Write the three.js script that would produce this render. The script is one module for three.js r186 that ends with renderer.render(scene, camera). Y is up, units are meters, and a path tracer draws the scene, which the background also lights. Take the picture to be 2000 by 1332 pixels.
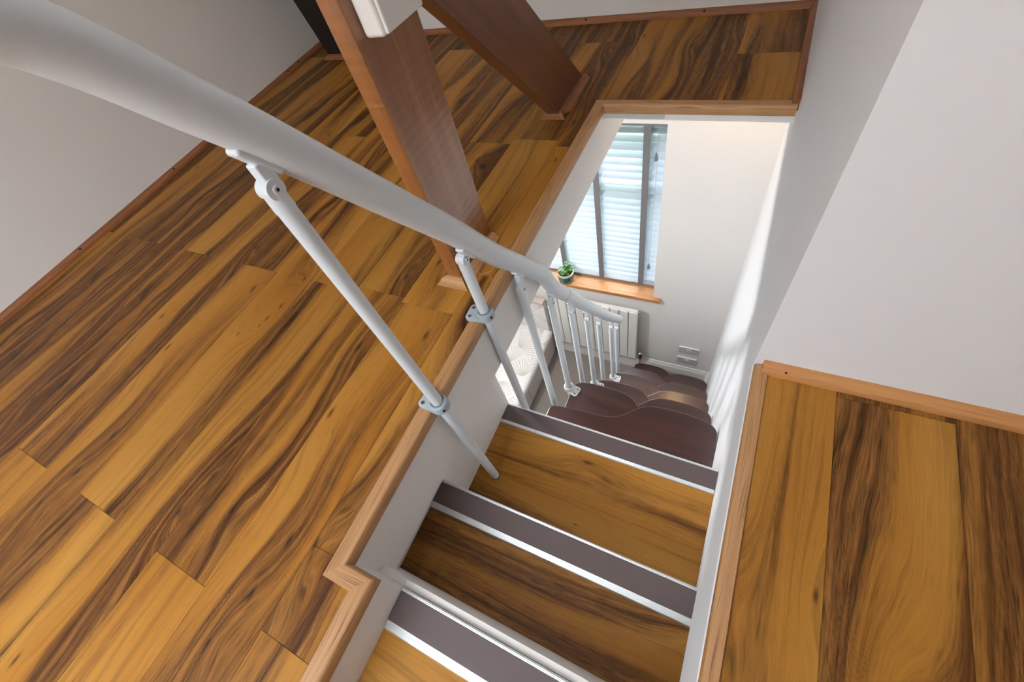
import * as THREE from 'three';
import { RoundedBoxGeometry } from 'three/addons/geometries/RoundedBoxGeometry.js';
import { mergeGeometries, toCreasedNormals } from 'three/addons/utils/BufferGeometryUtils.js';
import { RectAreaLightUniformsLib } from 'three/addons/lights/RectAreaLightUniformsLib.js';

// ---------------------------------------------------------------- camera, sky, exposure
const renderer = new THREE.WebGLRenderer({ antialias: true });
renderer.toneMapping = THREE.LinearToneMapping;
renderer.toneMappingExposure = 1.3;
renderer.shadowMap.enabled = true;
RectAreaLightUniformsLib.init();
const scene = new THREE.Scene();
const camera = new THREE.PerspectiveCamera(77.47, 2000 / 1332, 0.02, 60);
camera.rotation.order = 'YXZ';
camera.position.set(0.4694, 0.7603, -0.1835);
camera.rotation.set(-0.927674, 0.716025, -0.35967);
camera.focus = 1.3;
scene.background = new THREE.Color().setRGB(0.86, 0.93, 1.01);
scene.backgroundIntensity = 10.5;
const FILL_LOFT = 1.1, FILL_ROOM = 4.2, LAMP_SPOT = 0.04;  // loft and room values drive added ceiling fills, the last the downlight

// ---------------------------------------------------------------- helpers
let seedState = 12345;
const rnd = () => { seedState = (seedState * 1664525 + 1013904223) >>> 0; return seedState / 4294967296; };
const rr = (a, b) => a + (b - a) * rnd();
const V = (x, y, z) => new THREE.Vector3(x, y, z);
const used = new Map();
function numbered(name) {
  const n = used.get(name) ?? 0; used.set(name, n + 1);
  return n ? name + '_' + String(n).padStart(3, '0') : name;
}
function shade(o) { o.traverse((c) => { if (c.isMesh) { c.castShadow = true; c.receiveShadow = true; } }); return o; }
function tag(o, label, category, group) {
  o.userData.label = label; if (category) o.userData.category = category; if (group) o.userData.group = group; return o;
}
function thing(name, label, category, pos = [0, 0, 0], group) {
  const g = new THREE.Group(); g.name = numbered(name); g.position.set(...pos); scene.add(g);
  return tag(g, label, category, group);
}
function structure(name, label) {
  const g = new THREE.Group(); g.name = numbered(name); scene.add(g);
  g.userData.kind = 'structure'; if (label) g.userData.label = label; return g;
}
function part(name, geo, mat, parent, label) {
  const m = new THREE.Mesh(Array.isArray(geo) ? merge(geo) : geo, mat);
  m.name = name; m.castShadow = m.receiveShadow = true; parent.add(m);
  if (label) m.userData.label = label; return m;
}
function merge(list) {
  const a = list.map((g) => { const q = g.index ? g.toNonIndexed() : g; for (const k of Object.keys(q.attributes)) if (!['position', 'normal', 'uv'].includes(k)) q.deleteAttribute(k); return q; });
  return mergeGeometries(a);
}
// planar uv in metres by the dominant direction of each face; (u along x or z)
function boxUV(g, swap = false) {
  g = g.index ? g.toNonIndexed() : g; g.computeVertexNormals();
  const p = g.attributes.position, n = g.attributes.normal, uv = new Float32Array(p.count * 2);
  for (let i = 0; i < p.count; i++) {
    const ax = Math.abs(n.getX(i)), ay = Math.abs(n.getY(i)), az = Math.abs(n.getZ(i));
    let u, v;
    if (ay >= ax && ay >= az) { u = p.getX(i); v = p.getZ(i); } else if (ax >= az) { u = p.getZ(i); v = p.getY(i); } else { u = p.getX(i); v = p.getY(i); }
    uv[i * 2] = swap ? v : u; uv[i * 2 + 1] = swap ? u : v;
  }
  g.setAttribute('uv', new THREE.BufferAttribute(uv, 2)); return g;
}
function bx(x0, x1, y0, y1, z0, z1, swap) {
  const g = new THREE.BoxGeometry(x1 - x0, y1 - y0, z1 - z0); g.translate((x0 + x1) / 2, (y0 + y1) / 2, (z0 + z1) / 2); return boxUV(g, swap);
}
function rbx(x0, x1, y0, y1, z0, z1, r = 0.003, s = 2) {
  const g = new RoundedBoxGeometry(x1 - x0, y1 - y0, z1 - z0, s, r); g.translate((x0 + x1) / 2, (y0 + y1) / 2, (z0 + z1) / 2);
  const n = g.index ? g.toNonIndexed() : g, keep = n.attributes.normal.clone(); boxUV(n); n.setAttribute('normal', keep); return n;
}
function triGeo(tris, uvs) {
  const g = new THREE.BufferGeometry();
  g.setAttribute('position', new THREE.Float32BufferAttribute(tris.flat(), 3));
  g.setAttribute('uv', new THREE.Float32BufferAttribute(uvs ? uvs.flat() : new Array(tris.length * 2).fill(0), 2));
  g.computeVertexNormals(); return g;
}
// a board with chamfered top edges; uv from uvFn(position)
function board(x0, x1, z0, z1, y0, y1, c, uvFn) {
  const ring = (e, y) => [[x0 + e, y, z0 + e], [x1 - e, y, z0 + e], [x1 - e, y, z1 - e], [x0 + e, y, z1 - e]];
  const A = ring(0, y0), B = ring(0, y1 - c), C = ring(c, y1), t = [];
  const quad = (a, b, d, e) => t.push(a, b, d, a, d, e);
  for (let i = 0; i < 4; i++) { const j = (i + 1) % 4; quad(A[i], B[i], B[j], A[j]); quad(B[i], C[i], C[j], B[j]); }
  quad(C[0], C[3], C[2], C[1]); quad(A[0], A[1], A[2], A[3]);
  return triGeo(t, t.map(uvFn));
}
// a straight moulding: profile [[a,b]...] swept from P0 to P1; A and B are its axes; m0/m1 slant the ends (mitres)
function moulding(profile, P0, P1, A, B, m0 = 0, m1 = 0, crease = 0.5, uo = 0) {
  const dir = P1.clone().sub(P0), L = dir.length(); dir.normalize();
  const at = (P, q, m) => P.clone().addScaledVector(A, q[0]).addScaledVector(B, q[1]).addScaledVector(dir, q[0] * m);
  const n = profile.length, t = [], uv = [];
  let per = 0; const ps = [0];
  for (let i = 0; i < n; i++) { const q = profile[i], w = profile[(i + 1) % n]; per += Math.hypot(q[0] - w[0], q[1] - w[1]); ps.push(per); }
  const flip = A.clone().cross(B).dot(dir) > 0;
  const tri = (a, b, c, ua, ub, uc) => { if (flip) { t.push(a, b, c); uv.push(ua, ub, uc); } else { t.push(a, c, b); uv.push(ua, uc, ub); } };
  for (let i = 0; i < n; i++) {
    const q = profile[i], w = profile[(i + 1) % n];
    const a = at(P0, q, m0).toArray(), b = at(P0, w, m0).toArray(), c = at(P1, w, m1).toArray(), d = at(P1, q, m1).toArray();
    const ua = [uo, ps[i]], ub = [uo, ps[i + 1]], uc = [uo + L, ps[i + 1]], ud = [uo + L, ps[i]];
    tri(a, b, c, ua, ub, uc); tri(a, c, d, ua, uc, ud);
  }
  const shp = THREE.ShapeUtils.triangulateShape(profile.map((q) => new THREE.Vector2(...q)), []);
  const ccw = THREE.ShapeUtils.area(profile.map((q) => new THREE.Vector2(...q))) > 0;
  for (const f of shp) {
    const q = f.map((i) => profile[i]);
    const s = q.map((k) => at(P0, k, m0).toArray()), e = q.map((k) => at(P1, k, m1).toArray()), u = q.map((k) => [uo + k[0], k[1]]);
    tri(s[0], s[2], s[1], u[0], u[2], u[1]); tri(e[0], e[1], e[2], u[0], u[1], u[2]);
  }
  return toCreasedNormals(triGeo(t, uv), crease);
}
const arc = (cx, cy, r, a0, a1, n) => Array.from({ length: n + 1 }, (_, i) => [cx + r * Math.cos(a0 + (a1 - a0) * i / n), cy + r * Math.sin(a0 + (a1 - a0) * i / n)]);
function cyl(r0, r1, P0, P1, seg = 20) {
  const d = P1.clone().sub(P0), L = d.length(), g = new THREE.CylinderGeometry(r1, r0, L, seg);
  g.applyQuaternion(new THREE.Quaternion().setFromUnitVectors(V(0, 1, 0), d.normalize())); g.translate((P0.x + P1.x) / 2, (P0.y + P1.y) / 2, (P0.z + P1.z) / 2); return g;
}
function lathe(pts, seg = 28) { return new THREE.LatheGeometry(pts.map((p) => new THREE.Vector2(...p)), seg); }

// ---------------------------------------------------------------- noise and textures
const PERM = new Uint8Array(512); { const p = [...Array(256).keys()]; for (let i = 255; i > 0; i--) { const j = Math.floor(rnd() * (i + 1)); [p[i], p[j]] = [p[j], p[i]]; } for (let i = 0; i < 512; i++) PERM[i] = p[i & 255]; }
const GX = new Float32Array(256), GY = new Float32Array(256); for (let i = 0; i < 256; i++) { const a = rnd() * 6.2832; GX[i] = Math.cos(a); GY[i] = Math.sin(a); }
function noise(x, y) {
  const xi = Math.floor(x), yi = Math.floor(y), fx = x - xi, fy = y - yi, X = xi & 255, Y = yi & 255;
  const u = fx * fx * fx * (fx * (fx * 6 - 15) + 10), v = fy * fy * fy * (fy * (fy * 6 - 15) + 10);
  const a = PERM[PERM[X] + Y], b = PERM[PERM[X + 1] + Y], c = PERM[PERM[X] + Y + 1], d = PERM[PERM[X + 1] + Y + 1];
  const n0 = GX[a] * fx + GY[a] * fy, n1 = GX[b] * (fx - 1) + GY[b] * fy, n2 = GX[c] * fx + GY[c] * (fy - 1), n3 = GX[d] * (fx - 1) + GY[d] * (fy - 1);
  return 1.41 * (n0 + u * (n1 - n0) + v * (n2 - n0 + u * (n0 - n1 - n2 + n3)));
}
const fbm = (x, y, o) => { let s = 0, a = 0.5; for (let i = 0; i < o; i++) { s += a * noise(x, y); x = x * 2.03 + 17.1; y = y * 2.03 + 5.3; a *= 0.5; } return s; };
const ss = (a, b, x) => { const t = Math.min(1, Math.max(0, (x - a) / (b - a))); return t * t * (3 - 2 * t); };
const mix = (a, b, t) => a + (b - a) * t;
function tex(w, h, fn, srgb = true, rx = 1, ry = 1) {
  const d = new Uint8Array(w * h * 4), o = [0, 0, 0];
  for (let y = 0; y < h; y++) for (let x = 0; x < w; x++) { fn(x, y, o); const i = (y * w + x) * 4; d[i] = Math.min(255, Math.max(0, o[0])); d[i + 1] = Math.min(255, Math.max(0, o[1])); d[i + 2] = Math.min(255, Math.max(0, o[2])); d[i + 3] = 255; }
  const t = new THREE.DataTexture(d, w, h); t.wrapS = t.wrapT = THREE.RepeatWrapping; t.magFilter = THREE.LinearFilter; t.minFilter = THREE.LinearMipmapLinearFilter; t.generateMipmaps = true;
  if (srgb) t.colorSpace = THREE.SRGBColorSpace; t.repeat.set(rx, ry); t.needsUpdate = true; return t;
}
// twelve different laminate boards printed side by side, 1.4 m long, 0.158 m wide each
const BANDS = 12, BPX = 170, PLANK = 0.158;
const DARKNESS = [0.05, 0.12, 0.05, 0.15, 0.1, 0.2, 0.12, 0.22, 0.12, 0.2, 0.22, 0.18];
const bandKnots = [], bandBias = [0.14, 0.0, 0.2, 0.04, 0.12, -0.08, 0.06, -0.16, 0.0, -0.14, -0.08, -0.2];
for (let b = 0; b < BANDS; b++) bandKnots.push(Array.from({ length: 3 + Math.floor(rnd() * 3) }, () => [rr(0.05, 1.35), rr(0.0, PLANK), rr(0.012, 0.035), rnd() < 0.5 ? -1 : 1]));
const laminate = tex(2048, 2048, (px, py, o) => {
  const b = Math.min(BANDS - 1, Math.floor(py / BPX)), w = ((py - b * BPX) / BPX) * PLANK, l = px / 2048 * 1.4, s = b * 31.7;
  let c = w + 0.045 * noise(l * 0.9 + s, w * 3 + s) + 0.010 * noise(l * 3.1 + s, w * 12) + 0.0016 * noise(l * 14, w * 60 + s), kn = 0;
  for (const k of bandKnots[b]) { const dl = (l - k[0]) / 3.0, dw = w - k[1], q = (dl * dl + dw * dw) / (2 * k[2] * k[2]); if (q < 9) { const e = Math.exp(-q); c += k[3] * 1.2 * k[2] * e; kn = Math.max(kn, Math.exp(-q * 110)); } }
  const z = fbm(c * 10 + s, l * 0.6 + s * 0.3, 2) * 1.9 + 0.3 * fbm(c * 60, l * 2.2 + s, 3);
  const heart = ss(-0.3, 0.28, z - bandBias[b]);
  const st = fbm(c * 62 + s, l * 1.3, 3) * 1.5 + 0.22 * noise(c * 420 + s, l * 3), fine = noise(c * 300 + s, l * 5), fib = noise(c * 950 + s, l * 15), fib2 = noise(w * 420 + s, l * 40 + s);
  const pore = Math.max(0, noise(c * 640 + s, l * 22 + s) - 0.22) * 1.3;
  const tone = 0.5 + 0.8 * fbm(l * 1.4 + s * 2, c * 9, 2);
  const t1 = Math.min(1, Math.max(0, tone)), t2 = Math.min(1, Math.max(0, 0.55 + st));
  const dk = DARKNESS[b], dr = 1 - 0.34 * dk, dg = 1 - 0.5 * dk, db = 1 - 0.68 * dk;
  const hr = mix(164, 192, t1) * dr, hg = mix(107, 143, t1) * dg, hb = mix(34, 68, t1) * db;
  const br = mix(76, 142, t2) * dr, bg = mix(43, 97, t2) * dg, bb = mix(16, 46, t2) * db;
  let f = 1 - 0.07 * fine * (0.4 + heart) - 0.2 * fib * (0.22 + heart) - 0.11 * fib2 * (0.15 + heart) - 0.1 * heart * noise(c * 190 + s, l * 14);
  f *= 1 - heart * 0.6 * pore - (1 - heart) * 0.1 * pore - 0.5 * kn;
  f *= 1 - 0.42 * Math.exp(-Math.pow((z - bandBias[b] - 0.2) / 0.03, 2)) * ss(0.05, 0.4, noise(l * 2.3 + s, w * 9));
  f *= 1 - (1 - heart) * 0.12 * ss(0.1, 0.5, st);
  o[0] = mix(hr, br, heart) * f; o[1] = mix(hg, bg, heart) * f; o[2] = mix(hb, bb, heart) * f;
});
laminate.wrapT = THREE.ClampToEdgeWrapping;
const woodTex = (w, h, sx, sy, A, B, C, k, seed) => tex(w, h, (px, py, o) => {
  // u: along the grain, sx metres; v: across, sy metres
  const l = px / w * sx, c0 = py / h * sy, c = c0 + 0.012 * noise(l * 2.2 + seed, c0 * 8) + 0.003 * noise(l * 9, c0 * 40 + seed);
  const g = 0.5 + fbm(c * k.ring + seed, l * k.len, 3), fine = noise(c * k.fine + seed, l * 5), pore = Math.max(0, noise(c * k.pore, l * 9 + seed) - 0.2);
  const t = Math.min(1, Math.max(0, g + 0.12 * fine)), d = Math.min(1, pore * k.p);
  for (let i = 0; i < 3; i++) o[i] = mix(mix(A[i], B[i], t), C[i], d);
}, true, 1 / sx, 1 / sy);
const oakTex = woodTex(1024, 256, 1.0, 0.12, [196, 150, 104], [168, 122, 78], [120, 80, 46], { ring: 90, len: 0.8, fine: 640, pore: 760, p: 1.5 }, 3.3);
const beadTex = woodTex(1024, 256, 1.0, 0.12, [162, 102, 62], [126, 76, 44], [84, 46, 24], { ring: 80, len: 0.9, fine: 620, pore: 720, p: 1.3 }, 9.1);
const sillTex = woodTex(1024, 512, 1.4, 0.3, [204, 148, 94], [176, 116, 66], [138, 84, 42], { ring: 26, len: 1.0, fine: 260, pore: 300, p: 1.0 }, 5.7);
const postTex = woodTex(1024, 512, 1.6, 0.4, [162, 103, 54], [126, 77, 36], [88, 51, 22], { ring: 26, len: 0.5, fine: 330, pore: 420, p: 0.8 }, 7.9);
const braceTex = woodTex(1024, 512, 1.6, 0.4, [132, 80, 50], [96, 56, 34], [60, 33, 19], { ring: 26, len: 0.5, fine: 330, pore: 420, p: 0.8 }, 2.2);
const treadTex = woodTex(1024, 512, 1.2, 0.5, [84, 40, 33], [40, 20, 18], [26, 13, 12], { ring: 16, len: 0.7, fine: 200, pore: 300, p: 0.6 }, 4.4);
const speck = tex(512, 512, (x, y, o) => { const a = noise(x * 0.45, y * 0.45), b = noise(x * 0.9 + 40, y * 0.9), c = noise(x * 0.05, y * 0.05); const v = 150 + 62 * a + 34 * b + 8 * c; o[0] = v * 1.04; o[1] = v * 0.98; o[2] = v * 0.93; }, true, 1 / 0.35, 1 / 0.35);
const pileBump = tex(256, 256, (x, y, o) => { o[0] = o[1] = o[2] = 128 + 90 * noise(x * 0.5, y * 0.5) + 40 * noise(x, y + 9.3); }, false, 1 / 0.12, 1 / 0.12);
const rollBump = tex(256, 256, (x, y, o) => { o[0] = o[1] = o[2] = 128 + 60 * fbm(x * 0.12, y * 0.12, 3) + 20 * noise(x * 0.7, y * 0.7); }, false, 1 / 0.2, 1 / 0.2);
const reedBump = tex(8, 64, (x, y, o) => { o[0] = o[1] = o[2] = 128 + 110 * Math.sin(y / 64 * Math.PI * 16); }, false, 1, 1 / 0.02);
const planeBump = tex(256, 64, (x, y, o) => { o[0] = o[1] = o[2] = 128 + 90 * Math.sin(x / 256 * Math.PI * 2 * 8 + 1.2 * noise(x * 0.03, y * 0.1)); }, false, 1 / 0.16, 1 / 0.3);

// ---------------------------------------------------------------- materials
const std = (o) => new THREE.MeshStandardMaterial({ side: THREE.DoubleSide, ...o });
const phys = (o) => new THREE.MeshPhysicalMaterial({ side: THREE.DoubleSide, ...o });
const C = (r, g, b) => new THREE.Color(`rgb(${r},${g},${b})`);
const M = {
  wall: std({ color: C(232, 229, 225), roughness: 0.9, bumpMap: rollBump, bumpScale: 0.0006 }),
  wallCool: std({ color: C(232, 233, 235), roughness: 0.85, bumpMap: rollBump, bumpScale: 0.0006 }),
  ceiling: std({ color: C(228, 227, 225), roughness: 0.95 }),
  gloss: std({ color: C(232, 231, 226), roughness: 0.4 }),
  stripGrey: std({ color: C(196, 196, 192), roughness: 0.7 }),
  lam: phys({ map: laminate, roughness: 0.48, specularIntensity: 0.4 }),
  oak: std({ map: oakTex, roughness: 0.5 }),
  bead: std({ map: beadTex, roughness: 0.5 }),
  sill: std({ map: sillTex, roughness: 0.4 }),
  post: phys({ map: postTex, roughness: 0.4, clearcoat: 0.8, clearcoatRoughness: 0.22, bumpMap: planeBump, bumpScale: 0.0008 }),
  brace: phys({ map: braceTex, roughness: 0.45, clearcoat: 0.5, clearcoatRoughness: 0.3 }),
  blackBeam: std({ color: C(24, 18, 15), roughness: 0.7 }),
  tread: phys({ map: treadTex, roughness: 0.36, clearcoat: 1, clearcoatRoughness: 0.2 }),
  treadEdgeGlint: std({ color: C(150, 118, 108), roughness: 0.35 }),  // paler bevel colour standing for caught light
  grey: std({ color: C(220, 227, 232), roughness: 0.38 }),
  bracket: std({ color: C(172, 185, 194), roughness: 0.42 }),
  clampWhite: std({ color: C(222, 224, 224), roughness: 0.4 }),
  darkHole: std({ color: C(28, 26, 24), roughness: 0.7 }),
  seam: std({ color: C(120, 122, 124), roughness: 0.6 }),
  steel: std({ color: C(186, 184, 180), roughness: 0.28, metalness: 1 }),
  chrome: std({ color: C(215, 213, 210), roughness: 0.1, metalness: 1 }),
  blackCap: std({ color: C(38, 36, 35), roughness: 0.3 }),
  copper: std({ color: C(214, 150, 118), roughness: 0.35, metalness: 0.6 }),
  alu: std({ color: C(222, 226, 230), roughness: 0.36, metalness: 0.85 }),
  aluReed: std({ color: C(222, 226, 230), roughness: 0.38, metalness: 0.8, bumpMap: reedBump, bumpScale: 0.0004 }),
  rubber: std({ color: C(96, 82, 81), roughness: 0.55 }),
  carpet: std({ map: speck, roughness: 1, bumpMap: pileBump, bumpScale: 0.004 }),
  slat: std({ color: C(188, 200, 212), roughness: 0.45 }),
  tape: std({ color: C(122, 120, 120), roughness: 0.95 }),
  rail: std({ color: C(128, 126, 126), roughness: 0.7 }),
  cord: std({ color: C(176, 172, 170), roughness: 0.8 }),
  tassel: std({ color: C(120, 124, 130), roughness: 0.6 }),
  upvc: std({ color: C(240, 241, 242), roughness: 0.35 }),
  glass: phys({ color: 0xffffff, roughness: 0.02, transmission: 1, thickness: 0, ior: 1.5 }),
  radiator: std({ color: C(236, 235, 230), roughness: 0.35 }),
  socket: std({ color: C(196, 196, 198), roughness: 0.5 }),
  socketHole: std({ color: C(158, 158, 160), roughness: 0.7 }),
  socketLip: std({ color: C(238, 238, 238), roughness: 0.4 }),
  plastic: std({ color: C(236, 232, 228), roughness: 0.38 }),
  potGlaze: phys({ color: C(16, 92, 88), roughness: 0.18, clearcoat: 0.6, clearcoatRoughness: 0.1 }),
  potRim: std({ color: C(198, 186, 158), roughness: 0.5 }),
  soil: std({ color: C(70, 50, 36), roughness: 1 }),
  leaf: phys({ color: C(84, 140, 62), roughness: 0.5, transmission: 0.2, thickness: 0 }),
  leafPale: phys({ color: C(132, 166, 128), roughness: 0.5, transmission: 0.2, thickness: 0 }),
  fabric: std({ color: C(206, 194, 190), roughness: 0.95 }),
  fabricPink: std({ color: C(202, 184, 178), roughness: 0.95 }),
  lawn: std({ color: C(110, 142, 52), roughness: 1 }),
  hedge: std({ color: C(92, 124, 44), roughness: 1 }),
  web: std({ color: C(206, 196, 178), roughness: 0.8 }),
  fillLampGlow: std({ color: C(250, 248, 240), roughness: 0.6, emissive: C(255, 246, 232), emissiveIntensity: 1.2 }),  // glow of the added ceiling lamps
  lampWarm: std({ color: C(250, 240, 225), roughness: 0.6, emissive: C(255, 214, 160), emissiveIntensity: 34 }),
};

// ---------------------------------------------------------------- the setting
const XR = 0.569, XW = 0.593, ZF = -1.572, ZFW = -2.228, ZWL = -0.695, ZWIN = -2.157, YFL = -2.6076, YCL = -0.195, XNEAR = 0.0655, ZJOG = -0.0945, XLW = -0.04;
const leftX = (z) => -1.668 + 0.0715 * z;     // the left wall runs slightly out of square
const floor = structure('floor', 'wood laminate loft floor with an opening for the stairs');
part('slab', [bx(-2.0, -0.0, YCL, -0.0101, -2.4, 2.6)], M.wall, floor, 'white painted edge of the loft floor above the stairwell');
part('slab', bx(-0.001, XNEAR - 0.012, -0.30, -0.0101, ZJOG + 0.004, 2.6), M.wall, floor);
part('slab', bx(-0.001, XR, -0.045, -0.0101, -2.4, ZF - 0.004), M.wall, floor, 'white painted edge of the far floor strip');
part('slab', bx(XR, 2.3, -0.198, -0.0101, ZWL, 2.6), M.wallCool, floor, 'white painted edge of the landing');
part('slab', bx(XNEAR - 0.012, XR, -0.30, -0.0101, 0.3, 2.6), M.wall, floor);
let bandSeq = 0;
function lamUV(band, l0, w0, along) {
  return (p) => { const l = along === 'z' ? p[2] - l0 : p[0] - l0, w = along === 'z' ? p[0] - w0 : p[2] - w0; return [Math.abs(l) / 1.4, (band * BPX + 1.5 + Math.min(1, Math.max(0, w / PLANK)) * (BPX - 3)) / 2048]; };
}
function plank(parent, x0, x1, z0, z1, band, off, w0) {
  if (x1 - x0 < 0.004 || z1 - z0 < 0.004) return;
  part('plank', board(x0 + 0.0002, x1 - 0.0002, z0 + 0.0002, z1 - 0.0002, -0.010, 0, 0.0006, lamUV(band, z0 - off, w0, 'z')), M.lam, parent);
}
// rows along z on the left, joints staggered as in the photograph
const BOARDS = [0, 5, 3, 4, 1, 8, 6, 2, 9, 10, 3, 7, 5, 8, 11, 1, 6, 7, 10, 9, 4, 11, 3];   // browner heartwood boards kept for far rows, partly painting in light fall-off
{
  let row = 0;
  for (let x = -0.0808 + PLANK; x > -2.0; x -= PLANK, row++) {
    const x0 = x - PLANK, joints = [2.6];
    let z = row % 2 ? -0.645 : 0.05; for (let q = z; q < 2.6; q += 1.39) joints.push(q);
    for (let q = z - 1.39; q > -2.3; q -= 1.39) joints.push(q);
    if (row === 0) joints.push(-0.78);
    if (row === 1) joints.push(-1.37);
    if (row === 2) joints.push(-0.66);
    joints.push(-2.3); joints.sort((a, b) => a - b);
    for (let j = 0; j + 1 < joints.length; j++) {
      const za = Math.max(joints[j], -2.3), zb = Math.min(joints[j + 1], 2.6), mid = (za + zb) / 2;
      const band = BOARDS[((row < 5 && j > 0 ? 0 : 8) + (row * 3 + j * 2) % (row < 5 && j > 0 ? 8 : 15)) % BOARDS.length], off = Math.min((row * 0.37 + j * 0.21) % 0.6, Math.max(0, 1.395 - (zb - za)));  // far rows draw browner boards, following the fall-off of light
      const lim = x > 0 ? (mid > ZJOG ? XNEAR - 0.012 : -0.001) : x;
      if (x > 0) { // the row that meets the trim at the stairwell
        if (zb > ZJOG && za < ZJOG) { plank(floor, x0, -0.002, za, ZJOG + 0.002, band, off, x0); plank(floor, x0, XNEAR - 0.014, ZJOG + 0.002, zb, band, off + ZJOG - za, x0); }
        else plank(floor, x0, za > ZJOG ? XNEAR - 0.014 : -0.002, za, zb, band, off, x0);
      } else plank(floor, x0, lim, za, zb, band, off, x0);
    }
  }
  // far strip over the end of the stairwell
  const cuts = [-0.002, 0.0768, 0.2348, 0.365, XR];
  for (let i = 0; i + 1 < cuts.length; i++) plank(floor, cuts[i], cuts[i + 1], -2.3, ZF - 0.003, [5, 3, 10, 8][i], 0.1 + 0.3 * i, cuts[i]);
  // landing on the right
  const rx = [XR + 0.002, 0.702, 0.86, 1.018, 1.176, 1.334, 1.492, 1.65, 1.808, 1.966, 2.124, 2.28];
  for (let i = 0; i + 1 < rx.length; i++) {
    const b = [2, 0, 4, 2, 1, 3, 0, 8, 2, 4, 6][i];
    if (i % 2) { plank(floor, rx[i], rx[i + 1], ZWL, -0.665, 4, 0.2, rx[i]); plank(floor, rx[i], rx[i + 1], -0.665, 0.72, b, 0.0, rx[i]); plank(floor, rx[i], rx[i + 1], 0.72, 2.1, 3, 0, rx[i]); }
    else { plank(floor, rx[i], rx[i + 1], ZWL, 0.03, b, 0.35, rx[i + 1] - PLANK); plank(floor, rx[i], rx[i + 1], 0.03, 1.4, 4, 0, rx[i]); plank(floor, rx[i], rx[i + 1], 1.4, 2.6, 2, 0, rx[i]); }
  }
  plank(floor, XNEAR, XR, 0.3, 1.6, 4, 0, XNEAR);
}
part('grey_strip', rbx(0.008, 0.205, -0.041, -0.021, ZF - 0.006, ZF - 0.002, 0.001), M.stripGrey, floor, 'thin grey strip on the white floor edge');  // strip of greyer colour on the far floor edge

// walls of the loft
{
  const w = structure('wall_left', 'plain off-white loft wall'); const g = bx(-0.12, 0, -0.2, 2.6, -2.5, 2.8); g.rotateY(Math.atan(0.0715)); g.translate(-1.668, 0, 0); part('plaster', g, M.wall, w);
  part('plaster', bx(-2.2, XR + 0.1, -0.02, 2.2, ZFW - 0.12, ZFW), M.wall, structure('wall_far', 'white wall at the far end of the loft'));
  const r = structure('wall_right', 'white wall along the right of the stairwell');
  part('plaster', [bx(XR, 0.70, -0.198, 2.6, -2.45, ZWL - 0.12), bx(XR, 0.575, -0.198, 2.6, ZWL - 0.12, ZWL)], M.wallCool, r);
  part('plaster', bx(XW, 0.70, YFL, -0.198, -2.45, 2.6), M.wallCool, r);
  part('plaster', bx(0.575, 2.42, -0.02, 2.6, ZWL - 0.12, ZWL), M.wallCool, structure('wall_landing', 'white wall at the end of the landing'));
  part('plaster', bx(2.3, 2.42, -0.2, 2.6, ZWL, 2.7), M.wall, structure('wall_side'));
  part('plaster', bx(-2.2, 2.42, -0.3, 2.2, 2.6, 2.72), M.wall, structure('wall_back'));
  // sloping ceiling: far slope, flat strip, near slope with the opening of a roof window behind the stairhead
  const c = structure('ceiling', 'white sloping loft ceiling'), OX0 = -1.0, OX1 = 0.35;
  const slopeAt = (x0, x1, zA, yA, zB, yB, th = 0.1) => { const L = Math.hypot(zB - zA, yB - yA), g = new THREE.BoxGeometry(x1 - x0, th, L); g.translate((x0 + x1) / 2, th / 2, L / 2); g.rotateX(-Math.atan2(yB - yA, zB - zA)); g.translate(0, yA, zA); return boxUV(g); };
  const SA = [0.2, 2.1], SB = [2.1, 0.12], on = (t) => [SA[0] + (SB[0] - SA[0]) * t, SA[1] + (SB[1] - SA[1]) * t], T0 = 0.26, T1 = 0.74, q0 = on(T0), q1 = on(T1);
  part('plaster', [slopeAt(-2.3, 2.42, -2.4, 0.45, -0.7, 2.1), slopeAt(-2.3, 2.42, -0.72, 2.1, 0.22, 2.1), slopeAt(-2.3, OX0, ...SA, ...SB), slopeAt(OX1, 2.42, ...SA, ...SB), slopeAt(OX0, OX1, ...SA, ...q0), slopeAt(OX0, OX1, ...q1, ...SB)], M.ceiling, c);
  const v = structure('window_2', 'roof window in the sloping loft ceiling'), a0 = on(T0 + 0.02), a1 = on(T1 - 0.02);
  part('frame', [slopeAt(OX0, OX0 + 0.05, ...q0, ...q1, 0.08), slopeAt(OX1 - 0.05, OX1, ...q0, ...q1, 0.08), slopeAt(OX0 + 0.05, OX1 - 0.05, ...q0, ...a0, 0.08), slopeAt(OX0 + 0.05, OX1 - 0.05, ...a1, ...q1, 0.08)], M.upvc, v);
  { const g = slopeAt(OX0 + 0.05, OX1 - 0.05, ...a0, ...a1, 0.004); g.translate(0, 0.04, 0); part('pane', g, M.glass, v); }
}
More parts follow.
